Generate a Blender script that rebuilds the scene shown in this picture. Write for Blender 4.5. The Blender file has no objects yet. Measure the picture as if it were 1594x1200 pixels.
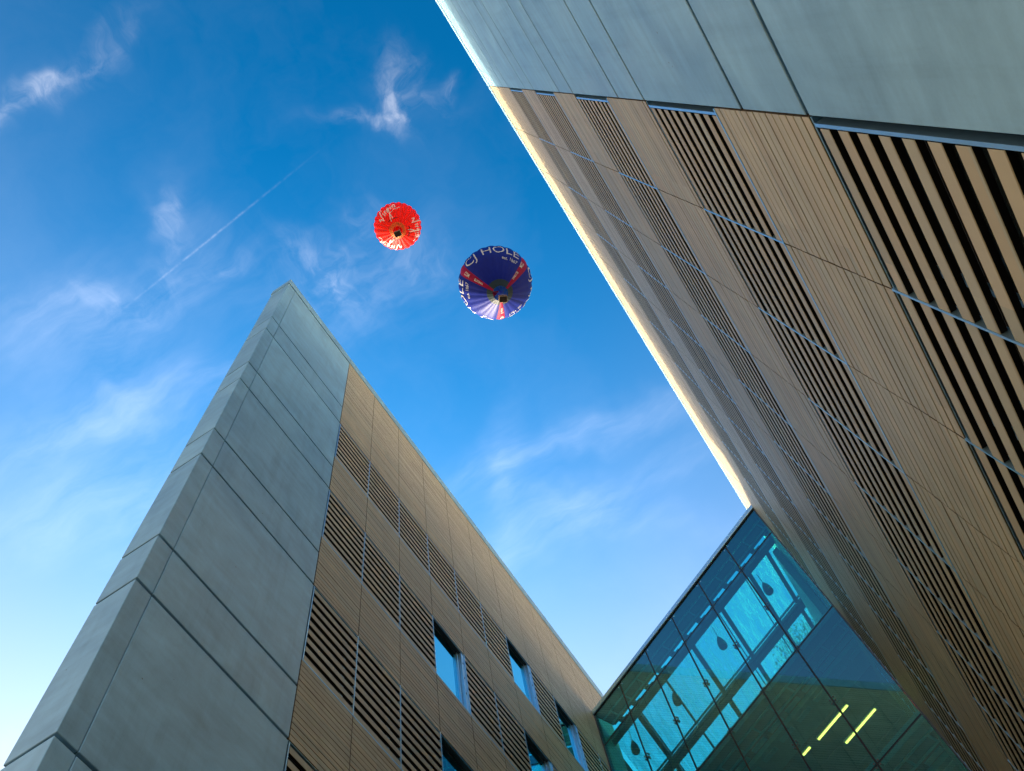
import bpy, math, random
from math import sin, cos, pi, radians, sqrt, atan2
from mathutils import Vector, Matrix

random.seed(7)
sc = bpy.context.scene
COL = sc.collection
CAM_Z = 1.6

# ------------------------------------------------------------------ camera
# rows: world X, Y, Z in camera axes (right, down, forward)
RX = (0.83729211, -0.54136698, -0.07657489)
RY = (0.53352885, 0.77836432, 0.33090172)
RZ = (-0.1195361, -0.31791631, 0.94055321)
cam_d = bpy.data.cameras.new('camera')
cam_d.sensor_fit = 'HORIZONTAL'
cam_d.sensor_width = 36.0
cam_d.lens = 36.0 * 1420.2 / 1594.0
cam_d.clip_start = 0.05
cam_d.clip_end = 6000.0
cam = bpy.data.objects.new('camera', cam_d)
COL.objects.link(cam)
cam.matrix_world = Matrix(((RX[0], -RX[1], -RX[2], 0.0),
                           (RY[0], -RY[1], -RY[2], 0.0),
                           (RZ[0], -RZ[1], -RZ[2], CAM_Z),
                           (0, 0, 0, 1)))
sc.camera = cam


def pixel(p):
    """project a world point to 1594 x 1200 pixels (only used to rank pieces by size)"""
    d = Vector((p[0], p[1], p[2] - CAM_Z))
    c = [RX[i] * d[0] + RY[i] * d[1] + RZ[i] * d[2] for i in range(3)]
    if c[2] < 0.05:
        return None
    return 797 + 1420.2 * c[0] / c[2], 600 + 1420.2 * c[1] / c[2], d.length


# ------------------------------------------------------------------ light
SUN_EL = radians(14.0)
SUN_DIR_H = Vector((-0.70, 0.71)).normalized()      # towards the sun, on the ground
sun_vec = Vector((SUN_DIR_H.x * cos(SUN_EL), SUN_DIR_H.y * cos(SUN_EL), sin(SUN_EL)))
sun_d = bpy.data.lights.new('sun', 'SUN')
sun_d.energy = 2.1
sun_d.angle = radians(1.2)
sun_d.color = (1.0, 0.93, 0.84)
sun = bpy.data.objects.new('sun', sun_d)
COL.objects.link(sun)
sun.location = (-40, 30, 60)
sun.rotation_euler = (-sun_vec).to_track_quat('-Z', 'Y').to_euler()

sc.view_settings.view_transform = 'Standard'
sc.view_settings.look = 'None'
sc.view_settings.gamma = 1.0
sc.view_settings.use_curve_mapping = False
sc.view_settings.exposure = 1.72
sc.cycles.max_bounces = 8
sc.cycles.transparent_max_bounces = 12
sc.cycles.caustics_reflective = False
sc.cycles.caustics_refractive = False
sc.cycles.sample_clamp_indirect = 6.0

world = bpy.data.worlds.new('World')
sc.world = world
world.use_nodes = True


class NT:
    """small helper to write node trees"""
    def __init__(self, tree):
        self.t = tree
        tree.nodes.clear()

    def n(self, kind, **kw):
        nd = self.t.nodes.new(kind)
        ins = kw.pop('ins', {})
        for k, v in kw.items():
            setattr(nd, k, v)
        for k, v in ins.items():
            s = nd.inputs[k]
            if hasattr(v, 'is_output') or isinstance(v, bpy.types.NodeSocket):
                self.t.links.new(v, s)
            else:
                s.default_value = v
        return nd

    def math(self, op, a, b=None, c=None, clamp=False):
        ins = {0: a}
        if b is not None:
            ins[1] = b
        if c is not None:
            ins[2] = c
        return self.n('ShaderNodeMath', operation=op, use_clamp=clamp, ins=ins).outputs[0]

    def mix(self, fac, a, b, blend='MIX'):
        nd = self.n('ShaderNodeMix', data_type='RGBA', blend_type=blend)
        for i, v in ((0, fac), (6, a), (7, b)):
            s = nd.inputs[i]
            if isinstance(v, bpy.types.NodeSocket):
                self.t.links.new(v, s)
            else:
                s.default_value = v
        return nd.outputs[2]

    def ramp(self, fac, stops):
        nd = self.n('ShaderNodeValToRGB', ins={0: fac})
        el = nd.color_ramp.elements
        while len(el) < len(stops):
            el.new(0.5)
        for e, (p, c) in zip(el, stops):
            e.position = p
            e.color = (c, c, c, 1) if isinstance(c, (int, float)) else (*c, 1)
        return nd.outputs[0]


SKY_G, SKY_T = 1.25, (0.02, 1.20, 1.55)
POLAR = 0.55
HAZE_A, HAZE_C = 6.8, (2.6, 2.5, 2.45)
HAZE_LOW = (7.6, 5.6, 3.1)


def build_world():
    w = NT(world.node_tree)
    out = w.n('ShaderNodeOutputWorld')
    sky = w.n('ShaderNodeTexSky', sky_type='NISHITA', sun_disc=False, sun_elevation=SUN_EL,
              sun_rotation=atan2(SUN_DIR_H.x, SUN_DIR_H.y), altitude=0.0, air_density=1.0,
              dust_density=1.0, ozone_density=2.2)
    # deep blue of the photograph: a clear, polarised sky
    gm = w.n('ShaderNodeGamma', ins={'Color': sky.outputs[0], 'Gamma': SKY_G})
    blue = w.n('ShaderNodeVectorMath', operation='MULTIPLY', ins={0: gm.outputs[0], 1: SKY_T}).outputs[0]
    gen = w.n('ShaderNodeTexCoord').outputs['Generated']
    # (a polarising filter darkens the clear blue most at a right angle to the sun)
    cs = w.n('ShaderNodeVectorMath', operation='DOT_PRODUCT', ins={0: gen, 1: tuple(sun_vec)}).outputs['Value']
    c2 = w.math('MULTIPLY', cs, cs)
    pol = w.math('DIVIDE', w.math('SUBTRACT', 1.0, c2), w.math('ADD', 1.0, c2))
    blue = w.n('ShaderNodeVectorMath', operation='SCALE', ins={0: blue, 'Scale': w.math('MULTIPLY_ADD', pol, -POLAR, 1.0)}).outputs[0]
    # thin ice haze: whitens the sky towards the horizon, brighter towards the sun
    ct = w.n('ShaderNodeVectorMath', operation='DOT_PRODUCT', ins={0: gen, 1: tuple(sun_vec)}).outputs['Value']
    hg = w.math('DIVIDE', 0.64, w.math('POWER', w.math('MULTIPLY_ADD', ct, -1.2, 1.36), 1.5))
    h8 = w.math('DIVIDE', 0.2775, w.math('POWER', w.math('MULTIPLY_ADD', ct, -1.7, 1.7225), 1.5))
    ph = w.math('MULTIPLY_ADD', h8, 0.50, 0.62)
    sz = w.n('ShaderNodeSeparateXYZ', ins={0: gen}).outputs[2]
    x = w.math('POWER', w.math('SUBTRACT', w.math('DIVIDE', 1.0, w.math('MAXIMUM', sz, 0.05)), 1.0, clamp=False), 1.6)
    x = w.math('MULTIPLY', x, w.math('MULTIPLY_ADD', hg, 0.55, 0.06))
    hz = w.math('DIVIDE', w.math('MULTIPLY', x, HAZE_A), w.math('MULTIPLY_ADD', x, HAZE_A, 1.0), clamp=True)
    low = w.n('ShaderNodeMapRange', interpolation_type='SMOOTHSTEP', ins={'Value': sz, 'From Min': 0.62, 'From Max': 0.12}).outputs[0]
    hc = w.mix(low, (*HAZE_C, 1), (*HAZE_LOW, 1))     # low air is yellower under a low sun
    white = w.n('ShaderNodeVectorMath', operation='SCALE', ins={0: hc, 'Scale': ph}).outputs[0]
    hs = w.n('ShaderNodeMix', data_type='RGBA')
    for i_, v_ in ((0, hz), (6, blue), (7, white)):
        w.t.links.new(v_, hs.inputs[i_])
    hs = hs.outputs[2]
    sep = w.n('ShaderNodeSeparateXYZ', ins={0: gen})
    zz = w.math('MAXIMUM', sep.outputs[2], 0.06)
    px = w.math('DIVIDE', sep.outputs[0], zz)
    py = w.math('DIVIDE', sep.outputs[1], zz)
    pl = w.n('ShaderNodeCombineXYZ', ins={0: px, 1: py, 2: 0.0}).outputs[0]   # the flat cloud layer
    warp = w.n('ShaderNodeTexNoise', noise_dimensions='2D', ins={'Vector': pl, 'Scale': 9.0, 'Detail': 3.0, 'Roughness': 0.55})
    wv = w.n('ShaderNodeVectorMath', operation='SUBTRACT', ins={0: warp.outputs['Color'], 1: (0.5, 0.5, 0.5)}).outputs[0]
    ws = w.n('ShaderNodeVectorMath', operation='SCALE', ins={0: wv, 'Scale': 0.085}).outputs[0]
    pw = w.n('ShaderNodeVectorMath', operation='ADD', ins={0: pl, 1: ws}).outputs[0]

    def ellipse(cx, cy, ang, L, W, amp, vec=pw):
        m = w.n('ShaderNodeMapping', vector_type='TEXTURE',
                ins={'Vector': vec, 'Location': (cx, cy, 0), 'Rotation': (0, 0, ang), 'Scale': (L, W, 1)})
        l2 = w.n('ShaderNodeVectorMath', operation='DOT_PRODUCT', ins={0: m.outputs[0], 1: m.outputs[0]}).outputs['Value']
        g = w.math('POWER', 2.718, w.math('MULTIPLY', l2, -1.0))
        return w.math('MULTIPLY', g, amp)

    def seg(x0, y0, x1, y1, W, amp, vec=pw):
        return ellipse((x0 + x1) / 2, (y0 + y1) / 2, atan2(y1 - y0, x1 - x0),
                       sqrt((x1 - x0) ** 2 + (y1 - y0) ** 2) * 0.60, W, amp, vec)

    wisps = [
        (-.36, -.185, -.272, -.171, .012, .85), (-.262, -.180, -.19, -.186, .012, .30),
        (.006, -.032, -.006, .006, .017, .55), (-.008, .004, .004, .046, .020, .62), (.0, .044, -.068, .004, .010, .45),
        (.045, .028, .043, .042, .010, .45),
        (-.285, -.005, -.252, -.032, .010, .32), (-.31, .02, -.282, -.02, .010, .28),
        (-.44, -.01, -.345, .055, .022, .26), (-.335, .05, -.30, .0, .02, .18), (-.30, .045, -.26, .065, .012, .22),
        (-.17, .15, -.155, .105, .016, .55), (-.165, .11, -.19, .08, .02, .3), (-.105, .085, -.10, .15, .018, .45),
        (-.13, .15, -.07, .19, .03, .30), (-.21, .09, -.17, .20, .04, .22),
        (-.235, .535, -.215, .525, .007, .5),
    ]
    soft = [
        (-.60, .09, -.34, .160, .030, .62), (-.66, .16, -.40, .25, .06, .50), (-.50, .0, -.36, .10, .06, .34),
        (-.46, -.01, -.32, .06, .04, .35), (-.17, .12, -.06, .20, .06, .28), (-.28, .06, -.17, .20, .05, .25),
        (-.22, .41, .10, .50, .026, .50), (-.24, .52, .06, .56, .028, .38), (-.20, .45, .0, .62, .026, .34),
        (-.10, .38, -.22, .54, .022, .40), (-.25, -.02, -.31, .05, .03, .30),
    ]

    def total(lst):
        tot = None
        for a in lst:
            e = seg(*a)
            tot = e if tot is None else w.math('ADD', tot, e)
        return tot
    tot = total(wisps)
    ps = w.n('ShaderNodeVectorMath', operation='ADD', ins={0: pl, 1: w.n('ShaderNodeVectorMath', operation='SCALE', ins={0: wv, 'Scale': 0.045}).outputs[0]}).outputs[0]
    sm = w.n('ShaderNodeMapping', vector_type='POINT', ins={'Vector': ps, 'Rotation': (0, 0, -0.55), 'Scale': (4.0, 17.0, 1)})
    n5 = w.n('ShaderNodeTexNoise', noise_dimensions='2D', ins={'Vector': sm.outputs[0], 'Scale': 1.0, 'Detail': 8.0, 'Roughness': 0.62, 'Distortion': 0.15})
    softc = w.math('MULTIPLY', total(soft), w.ramp(n5.outputs['Fac'], [(0.34, 0.10), (0.80, 0.85)]))
    n1 = w.n('ShaderNodeTexNoise', noise_dimensions='2D', ins={'Vector': pw, 'Scale': 30.0, 'Detail': 8.0, 'Roughness': 0.62})
    r1 = w.ramp(n1.outputs['Fac'], [(0.36, 0.15), (0.64, 1.0)])
    st = w.n('ShaderNodeMapping', vector_type='POINT', ins={'Vector': pw, 'Rotation': (0, 0, -0.75), 'Scale': (30.0, 7.0, 1)})
    n2 = w.n('ShaderNodeTexNoise', noise_dimensions='2D', ins={'Vector': st.outputs[0], 'Scale': 1.0, 'Detail': 6.0, 'Roughness': 0.6})
    r2 = w.ramp(n2.outputs['Fac'], [(0.34, 0.2), (0.64, 1.0)])
    wisp = w.math('MULTIPLY', w.math('MULTIPLY', tot, r1), r2)
    # thin veil, everywhere in the layer, denser where one looks through more of it
    n3 = w.n('ShaderNodeTexNoise', noise_dimensions='2D', ins={'Vector': pw, 'Scale': 3.2, 'Detail': 7.0, 'Roughness': 0.62})
    r3 = w.ramp(n3.outputs['Fac'], [(0.46, 0.0), (0.85, 1.0)])
    path = w.math('DIVIDE', 0.06, zz)
    veil = w.math('MULTIPLY', r3, w.math('MINIMUM', path, 0.6))
    # vapour trail
    tr = seg(-.345, .035, -.20, .024, .0011, .26, pl)
    n4 = w.n('ShaderNodeTexNoise', noise_dimensions='2D', ins={'Vector': pl, 'Scale': 140.0, 'Detail': 4.0})
    tr = w.math('MULTIPLY', tr, w.ramp(n4.outputs['Fac'], [(0.3, 0.15), (0.65, 1.0)]))
    amount = w.math('ADD', w.math('ADD', w.math('MULTIPLY', w.math('ADD', wisp, softc), 0.78), veil), tr, clamp=True)
    amount = w.math('MULTIPLY', amount, w.ramp(sep.outputs[2], [(0.02, 0.0), (0.2, 1.0)]))
    cloudc = w.n('ShaderNodeVectorMath', operation='ADD', ins={0: hs, 1: (1.9, 1.65, 1.4)}).outputs[0]
    colr = w.mix(amount, hs, cloudc)
    bg = w.n('ShaderNodeBackground', ins={'Color': colr, 'Strength': 0.12})
    w.t.links.new(bg.outputs[0], out.inputs[0])


build_world()

# ------------------------------------------------------------------ materials


def new_mat(name):
    m = bpy.data.materials.new(name)
    m.use_nodes = True
    t = NT(m.node_tree)
    out = t.n('ShaderNodeOutputMaterial')
    return m, t, out


def princ(name, col, rough=0.5, metal=0.0, spec=0.5, vary=0.0, noise=0.0, nscale=3.0, bump=0.0):
    m, t, out = new_mat(name)
    p = t.n('ShaderNodeBsdfPrincipled', ins={'Roughness': rough, 'Metallic': metal, 'Specular IOR Level': spec})
    c = None
    if vary or noise:
        v = None
        if vary:
            rnd = t.n('ShaderNodeObjectInfo').outputs['Random']
            v = t.math('MULTIPLY_ADD', rnd, 2 * vary, 1 - vary)
        if noise:
            tc = t.n('ShaderNodeNewGeometry').outputs['Position']
            nz = t.n('ShaderNodeTexNoise', ins={'Vector': tc, 'Scale': nscale, 'Detail': 6.0, 'Roughness': 0.6})
            q = t.math('MULTIPLY_ADD', nz.outputs['Fac'], 2 * noise, 1 - noise)
            v = q if v is None else t.math('MULTIPLY', v, q)
        vm = t.n('ShaderNodeVectorMath', operation='SCALE', ins={0: col, 'Scale': v})
        c = vm.outputs[0]
        t.t.links.new(c, p.inputs['Base Color'])
    else:
        p.inputs['Base Color'].default_value = (*col, 1)
    if bump:
        tc = t.n('ShaderNodeNewGeometry').outputs['Position']
        nz = t.n('ShaderNodeTexNoise', ins={'Vector': tc, 'Scale': nscale * 12, 'Detail': 5.0})
        b = t.n('ShaderNodeBump', ins={'Strength': bump, 'Distance': 0.01, 'Height': nz.outputs['Fac']})
        t.t.links.new(b.outputs[0], p.inputs['Normal'])
    t.t.links.new(p.outputs[0], out.inputs[0])
    return m


def concrete_mat():
    m, t, out = new_mat('precast_concrete')
    pos = t.n('ShaderNodeNewGeometry').outputs['Position']
    rnd = t.n('ShaderNodeObjectInfo').outputs['Random']
    off = t.n('ShaderNodeVectorMath', operation='ADD', ins={0: pos, 1: t.n('ShaderNodeCombineXYZ', ins={0: 0.0, 1: t.math('MULTIPLY', rnd, 37.0), 2: 0.0}).outputs[0]}).outputs[0]
    a = t.n('ShaderNodeTexNoise', ins={'Vector': off, 'Scale': 0.9, 'Detail': 7.0, 'Roughness': 0.62, 'Distortion': 0.8})
    st = t.n('ShaderNodeMapping', ins={'Vector': off, 'Scale': (1.4, 1.4, 6.5), 'Rotation': (0.35, 0, 0)})
    b = t.n('ShaderNodeTexNoise', ins={'Vector': st.outputs[0], 'Scale': 1.0, 'Detail': 5.0, 'Roughness': 0.6})
    sp = t.n('ShaderNodeTexNoise', ins={'Vector': off, 'Scale': 55.0, 'Detail': 3.0})
    v = t.math('ADD', t.math('MULTIPLY', a.outputs['Fac'], 0.88), t.math('MULTIPLY', b.outputs['Fac'], 0.50))
    v = t.math('ADD', v, t.math('MULTIPLY', sp.outputs['Fac'], 0.10))
    dr = t.n('ShaderNodeMapping', ins={'Vector': off, 'Scale': (5.0, 5.0, 0.30)})
    rain = t.n('ShaderNodeTexNoise', ins={'Vector': dr.outputs[0], 'Scale': 1.0, 'Detail': 5.0, 'Roughness': 0.65})
    v = t.math('SUBTRACT', v, t.math('MULTIPLY', t.ramp(rain.outputs['Fac'], [(0.50, 0.0), (0.75, 1.0)]), 0.16))
    v = t.math('ADD', v, t.math('MULTIPLY', rnd, 0.13))
    v = t.math('ADD', v, 0.20)
    c = t.n('ShaderNodeVectorMath', operation='SCALE', ins={0: (0.305, 0.52, 0.625), 'Scale': v}).outputs[0]
    # small blow holes
    vo = t.n('ShaderNodeTexVoronoi', ins={'Vector': off, 'Scale': 2.3})
    hole = t.math('LESS_THAN', vo.outputs['Distance'], 0.022)
    c = t.mix(hole, c, (0.12, 0.12, 0.11, 1))
    rough = t.math('MULTIPLY_ADD', a.outputs['Fac'], 0.22, 0.28)
    bump = t.n('ShaderNodeBump', ins={'Strength': 0.12, 'Distance': 0.01, 'Height': a.outputs['Fac']})
    p = t.n('ShaderNodeBsdfPrincipled', ins={'Base Color': c, 'Roughness': rough, 'Specular IOR Level': 0.75, 'Normal': bump.outputs[0]})
    t.t.links.new(p.outputs[0], out.inputs[0])
    return m


def cladding_mat():
    m, t, out = new_mat('terracotta_cladding')
    pos = t.n('ShaderNodeNewGeometry').outputs['Position']
    rnd = t.n('ShaderNodeObjectInfo').outputs['Random']
    # every rail has its own firing colour; joined rails take it from their height and module
    cell = t.n('ShaderNodeVectorMath', operation='MULTIPLY', ins={0: pos, 1: (0.0, 0.7634, 8.4)}).outputs[0]
    wn = t.n('ShaderNodeTexWhiteNoise', noise_dimensions='3D',
             ins={'Vector': t.n('ShaderNodeVectorMath', operation='FLOOR', ins={0: cell}).outputs[0]})
    mixr = t.math('FRACT', t.math('ADD', rnd, t.math('MULTIPLY', wn.outputs['Value'], 0.5)))
    hue = t.mix(mixr, (0.59, 0.465, 0.27, 1), (0.54, 0.48, 0.31, 1))
    nz = t.n('ShaderNodeTexNoise', ins={'Vector': pos, 'Scale': 1.7, 'Detail': 6.0, 'Roughness': 0.6})
    st = t.n('ShaderNodeMapping', ins={'Vector': pos, 'Scale': (3, 5.0, 0.22)})
    s2 = t.n('ShaderNodeTexNoise', ins={'Vector': st.outputs[0], 'Scale': 1.0, 'Detail': 4.0})
    v = t.math('ADD', t.math('MULTIPLY', nz.outputs['Fac'], 0.22), t.math('MULTIPLY', s2.outputs['Fac'], 0.20))
    v = t.math('ADD', v, t.math('MULTIPLY_ADD', wn.outputs['Value'], 0.20, 0.69))
    c = t.n('ShaderNodeVectorMath', operation='SCALE', ins={0: hue, 'Scale': v}).outputs[0]
    fine = t.n('ShaderNodeTexNoise', ins={'Vector': pos, 'Scale': 160.0, 'Detail': 2.0})
    bump = t.n('ShaderNodeBump', ins={'Strength': 0.10, 'Distance': 0.004, 'Height': fine.outputs['Fac']})
    p = t.n('ShaderNodeBsdfPrincipled', ins={'Base Color': c, 'Roughness': 0.46, 'Specular IOR Level': 0.28, 'Normal': bump.outputs[0]})
    t.t.links.new(p.outputs[0], out.inputs[0])
    return m


def glass_mat(name, tint, refl, rough=0.0, gloss=(0.9, 0.97, 1.0)):
    """coated pane: part mirror, part tinted see-through"""
    m, t, out = new_mat(name)
    tr = t.n('ShaderNodeBsdfTransparent', ins={'Color': (*tint, 1)})
    gl = t.n('ShaderNodeBsdfGlossy', ins={'Color': (*gloss, 1), 'Roughness': rough})
    fr = t.n('ShaderNodeFresnel', ins={'IOR': 1.5})
    pos = t.n('ShaderNodeNewGeometry').outputs['Position']
    nz = t.n('ShaderNodeTexNoise', ins={'Vector': pos, 'Scale': 0.55, 'Detail': 1.0})
    bp = t.n('ShaderNodeBump', ins={'Strength': 0.03, 'Distance': 0.02, 'Height': nz.outputs['Fac']})
    t.t.links.new(bp.outputs[0], gl.inputs['Normal'])
    back = t.n('ShaderNodeNewGeometry').outputs['Backfacing']
    f = t.math('MULTIPLY', t.math('ADD', fr.outputs[0], refl, clamp=True), t.math('SUBTRACT', 1.0, back))
    mx = t.n('ShaderNodeMixShader', ins={0: f, 1: tr.outputs[0], 2: gl.outputs[0]})
    t.t.links.new(mx.outputs[0], out.inputs[0])
    return m


def roof_glass_mat():
    """roof lights under old rain streaks and dust"""
    m, t, out = new_mat('dirty_roof_glass')
    geo = t.n('ShaderNodeTexCoord').outputs['Object']
    st = t.n('ShaderNodeMapping', ins={'Vector': geo, 'Scale': (7.0, 1.0, 1), 'Rotation': (0, 0, 0.05)})
    n = t.n('ShaderNodeTexNoise', ins={'Vector': st.outputs[0], 'Scale': 1.0, 'Detail': 8.0, 'Roughness': 0.72, 'Distortion': 0.9})
    n2 = t.n('ShaderNodeTexNoise', ins={'Vector': geo, 'Scale': 3.0, 'Detail': 6.0, 'Roughness': 0.7})
    d = t.math('MULTIPLY', t.ramp(n.outputs['Fac'], [(0.36, 0.0), (0.66, 1.0)]), t.math('ADD', n2.outputs['Fac'], 0.35))
    tr = t.n('ShaderNodeBsdfTransparent', ins={'Color': (0.80, 0.92, 0.94, 1)})
    tl = t.n('ShaderNodeBsdfTranslucent', ins={'Color': (0.74, 0.82, 0.80, 1)})
    mx = t.n('ShaderNodeMixShader', ins={0: t.math('MULTIPLY', d, 0.50, clamp=True), 1: tr.outputs[0], 2: tl.outputs[0]})
    t.t.links.new(mx.outputs[0], out.inputs[0])
    return m


def fabric_mat(name, col, trans=0.35):
    m, t, out = new_mat(name)
    pos = t.n('ShaderNodeNewGeometry').outputs['Position']
    nz = t.n('ShaderNodeTexNoise', ins={'Vector': pos, 'Scale': 0.8, 'Detail': 3.0})
    v = t.math('MULTIPLY_ADD', nz.outputs['Fac'], 0.3, 0.85)
    c = t.n('ShaderNodeVectorMath', operation='SCALE', ins={0: col, 'Scale': v}).outputs[0]
    p = t.n('ShaderNodeBsdfPrincipled', ins={'Base Color': c, 'Roughness': 0.45, 'Specular IOR Level': 0.12})
    tl = t.n('ShaderNodeBsdfTranslucent', ins={'Color': c})
    mx = t.n('ShaderNodeMixShader', ins={0: trans, 1: p.outputs[0], 2: tl.outputs[0]})
    t.t.links.new(mx.outputs[0], out.inputs[0])
    return m


def emit_mat(name, col, s):
    m, t, out = new_mat(name)
    e = t.n('ShaderNodeEmission', ins={'Color': (*col, 1), 'Strength': s})
    t.t.links.new(e.outputs[0], out.inputs[0])
    return m


M = dict(
    concrete=concrete_mat(),
    clad=cladding_mat(),
    slat_sides=princ('dark_slat_sides', (0.030, 0.024, 0.018), 0.6, spec=0.25),  # slat sides and backs made near-black so the gaps read black
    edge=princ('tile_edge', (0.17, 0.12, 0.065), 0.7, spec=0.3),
    void=princ('dark_cavity', (0.010, 0.009, 0.008), 0.8, spec=0.2),
    joint=princ('dark_seal', (0.014, 0.013, 0.012), 0.8, spec=0.2),
    alu=princ('aluminium_trim', (0.40, 0.66, 0.82), 0.38, metal=0.85, noise=0.1, nscale=5),
    darkalu=princ('dark_aluminium', (0.10, 0.11, 0.12), 0.4, metal=0.6),
    backglass=princ('office_glazing', (0.012, 0.018, 0.020), 0.22, spec=0.35),
    winglass=glass_mat('mirror_glazing', (0.02, 0.04, 0.05), 0.80, gloss=(0.22, 0.88, 1.0)),
    curtain=glass_mat('teal_curtain_glass', (0.19, 0.82, 0.86), 0.18, gloss=(0.30, 0.84, 1.0)),
    roofglass=roof_glass_mat(),
    steel=princ('grey_painted_steel', (0.10, 0.12, 0.12), 0.45, noise=0.15, nscale=4),
    lightsteel=princ('pale_steel', (0.70, 0.75, 0.75), 0.4),
    soffit=princ('grey_soffit_board', (0.24, 0.26, 0.26), 0.6, noise=0.15, nscale=2),
    ceiling=princ('ceiling_board', (0.55, 0.56, 0.54), 0.8, noise=0.06, nscale=2),
    black=princ('black_gasket', (0.006, 0.007, 0.008), 0.5),
    paving=princ('stone_paving', (0.11, 0.105, 0.095), 0.75, noise=0.25, nscale=0.8),
    tube=emit_mat('lit_fluorescent_tube', (1.0, 0.082, 0.012), 14.0),
    leaf=princ('leaf', (0.045, 0.085, 0.03), 0.55, noise=0.4, nscale=1.5),
    bark=princ('bark', (0.12, 0.09, 0.07), 0.85, noise=0.3, nscale=4),
    blue=fabric_mat('navy_fabric', (0.001, 0.018, 0.30), 0.28),
    crimson=fabric_mat('crimson_fabric', (0.40, 0.004, 0.060), 0.35),
    scoop=fabric_mat('grey_nomex', (0.030, 0.060, 0.075), 0.3),
    inner=fabric_mat('bright_blue_fabric', (0.05, 0.40, 1.0), 0.6),
    red=fabric_mat('red_fabric', (0.78, 0.022, 0.006), 0.5),
    tape=fabric_mat('pink_load_tape', (0.70, 0.07, 0.10), 0.3),
    gold=fabric_mat('tan_nomex', (0.60, 0.27, 0.04), 0.5),
    white=fabric_mat('white_print', (0.90, 0.92, 0.90), 0.40),
    inkred=fabric_mat('dark_print', (0.06, 0.002, 0.004), 0.1),
    wicker=princ('wicker', (0.05, 0.03, 0.015), 0.7, noise=0.4, nscale=6),
    tan=princ('tan_suede', (0.42, 0.27, 0.13), 0.7),
)

# ------------------------------------------------------------------ mesh helpers


class MB:
    def __init__(self):
        self.v, self.f, self.mi = [], [], []

    def face(self, pts, mi=0):
        b = len(self.v)
        self.v += [tuple(p) for p in pts]
        self.f.append(tuple(range(b, b + len(pts))))
        self.mi.append(mi)

    def box(self, x0, x1, y0, y1, z0, z1, mi=0):
        x0, x1 = min(x0, x1), max(x0, x1)
        b = len(self.v)
        self.v += [(x, y, z) for x in (x0, x1) for y in (y0, y1) for z in (z0, z1)]
        for q in ((0, 1, 3, 2), (4, 6, 7, 5), (0, 4, 5, 1), (2, 3, 7, 6), (0, 2, 6, 4), (1, 5, 7, 3)):
            self.f.append(tuple(b + i for i in q))
            self.mi.append(mi)

    def bar(self, p, q, w, h=None, up=(0, 0, 1), mi=0):
        p, q = Vector(p), Vector(q)
        h = h or w
        d = (q - p).normalized()
        up = Vector(up)
        if abs(d.dot(up)) > 0.98:
            up = Vector((1, 0, 0))
        s = d.cross(up).normalized() * (w / 2)
        u = s.cross(d).normalized() * (h / 2)
        b = len(self.v)
        for c in (p, q):
            self.v += [tuple(c - s - u), tuple(c + s - u), tuple(c + s + u), tuple(c - s + u)]
        for f in ((0, 3, 2, 1), (4, 5, 6, 7), (0, 1, 5, 4), (1, 2, 6, 5), (2, 3, 7, 6), (3, 0, 4, 7)):
            self.f.append(tuple(b + i for i in f))
            self.mi.append(mi)

    def tube(self, p, q, r0, r1=None, n=8, mi=0):
        p, q = Vector(p), Vector(q)
        r1 = r0 if r1 is None else r1
        d = (q - p).normalized()
        a = d.orthogonal().normalized()
        c = d.cross(a)
        b = len(self.v)
        for o, r in ((p, r0), (q, r1)):
            for i in range(n):
                t = 2 * pi * i / n
                self.v.append(tuple(o + (a * cos(t) + c * sin(t)) * r))
        for i in range(n):
            j = (i + 1) % n
            self.f.append((b + i, b + j, b + n + j, b + n + i))
            self.mi.append(mi)
        self.f.append(tuple(b + i for i in reversed(range(n))))
        self.mi.append(mi)
        self.f.append(tuple(b + n + i for i in range(n)))
        self.mi.append(mi)

    def mesh(self, name, mats):
        me = bpy.data.meshes.new(name)
        me.from_pydata(self.v, [], self.f)
        for m in (mats if isinstance(mats, (list, tuple)) else [mats]):
            me.materials.append(m)
        if any(self.mi):
            me.polygons.foreach_set('material_index', self.mi)
        me.validate()
        me.update()
        return me

    def build(self, name, mats, parent=None, loc=(0, 0, 0), rot=(0, 0, 0), smooth=False):
        me = self.mesh(name, mats)
        if smooth:
            me.polygons.foreach_set('use_smooth', [True] * len(me.polygons))
        return link(name, me, parent, loc, rot)


def link(name, me, parent=None, loc=(0, 0, 0), rot=(0, 0, 0)):
    o = bpy.data.objects.new(name, me)
    COL.objects.link(o)
    o.location = loc
    o.rotation_euler = rot
    if parent:
        o.parent = parent
    return o


def thing(name, label, cat, loc=(0, 0, 0), rotz=0.0, group=None):
    o = bpy.data.objects.new(name, None)
    o.empty_display_size = 0.5
    COL.objects.link(o)
    o.location = loc
    o.rotation_euler = (0, 0, rotz)
    o['label'] = label
    o['category'] = cat
    if group:
        o['group'] = group
    return o


def bevel(o, w=0.006, seg=1):
    m = o.modifiers.new('bevel', 'BEVEL')
    m.width = w
    m.segments = seg
    m.limit_method = 'ANGLE'


# ------------------------------------------------------------------ ground
g = MB()
g.face([(-3000, -3000, 0), (3000, -3000, 0), (3000, 3000, 0), (-3000, 3000, 0)])
ground = g.build('ground', M['paving'])
ground['kind'] = 'structure'

# ------------------------------------------------------------------ the two clad buildings
MODULES = 12


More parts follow.
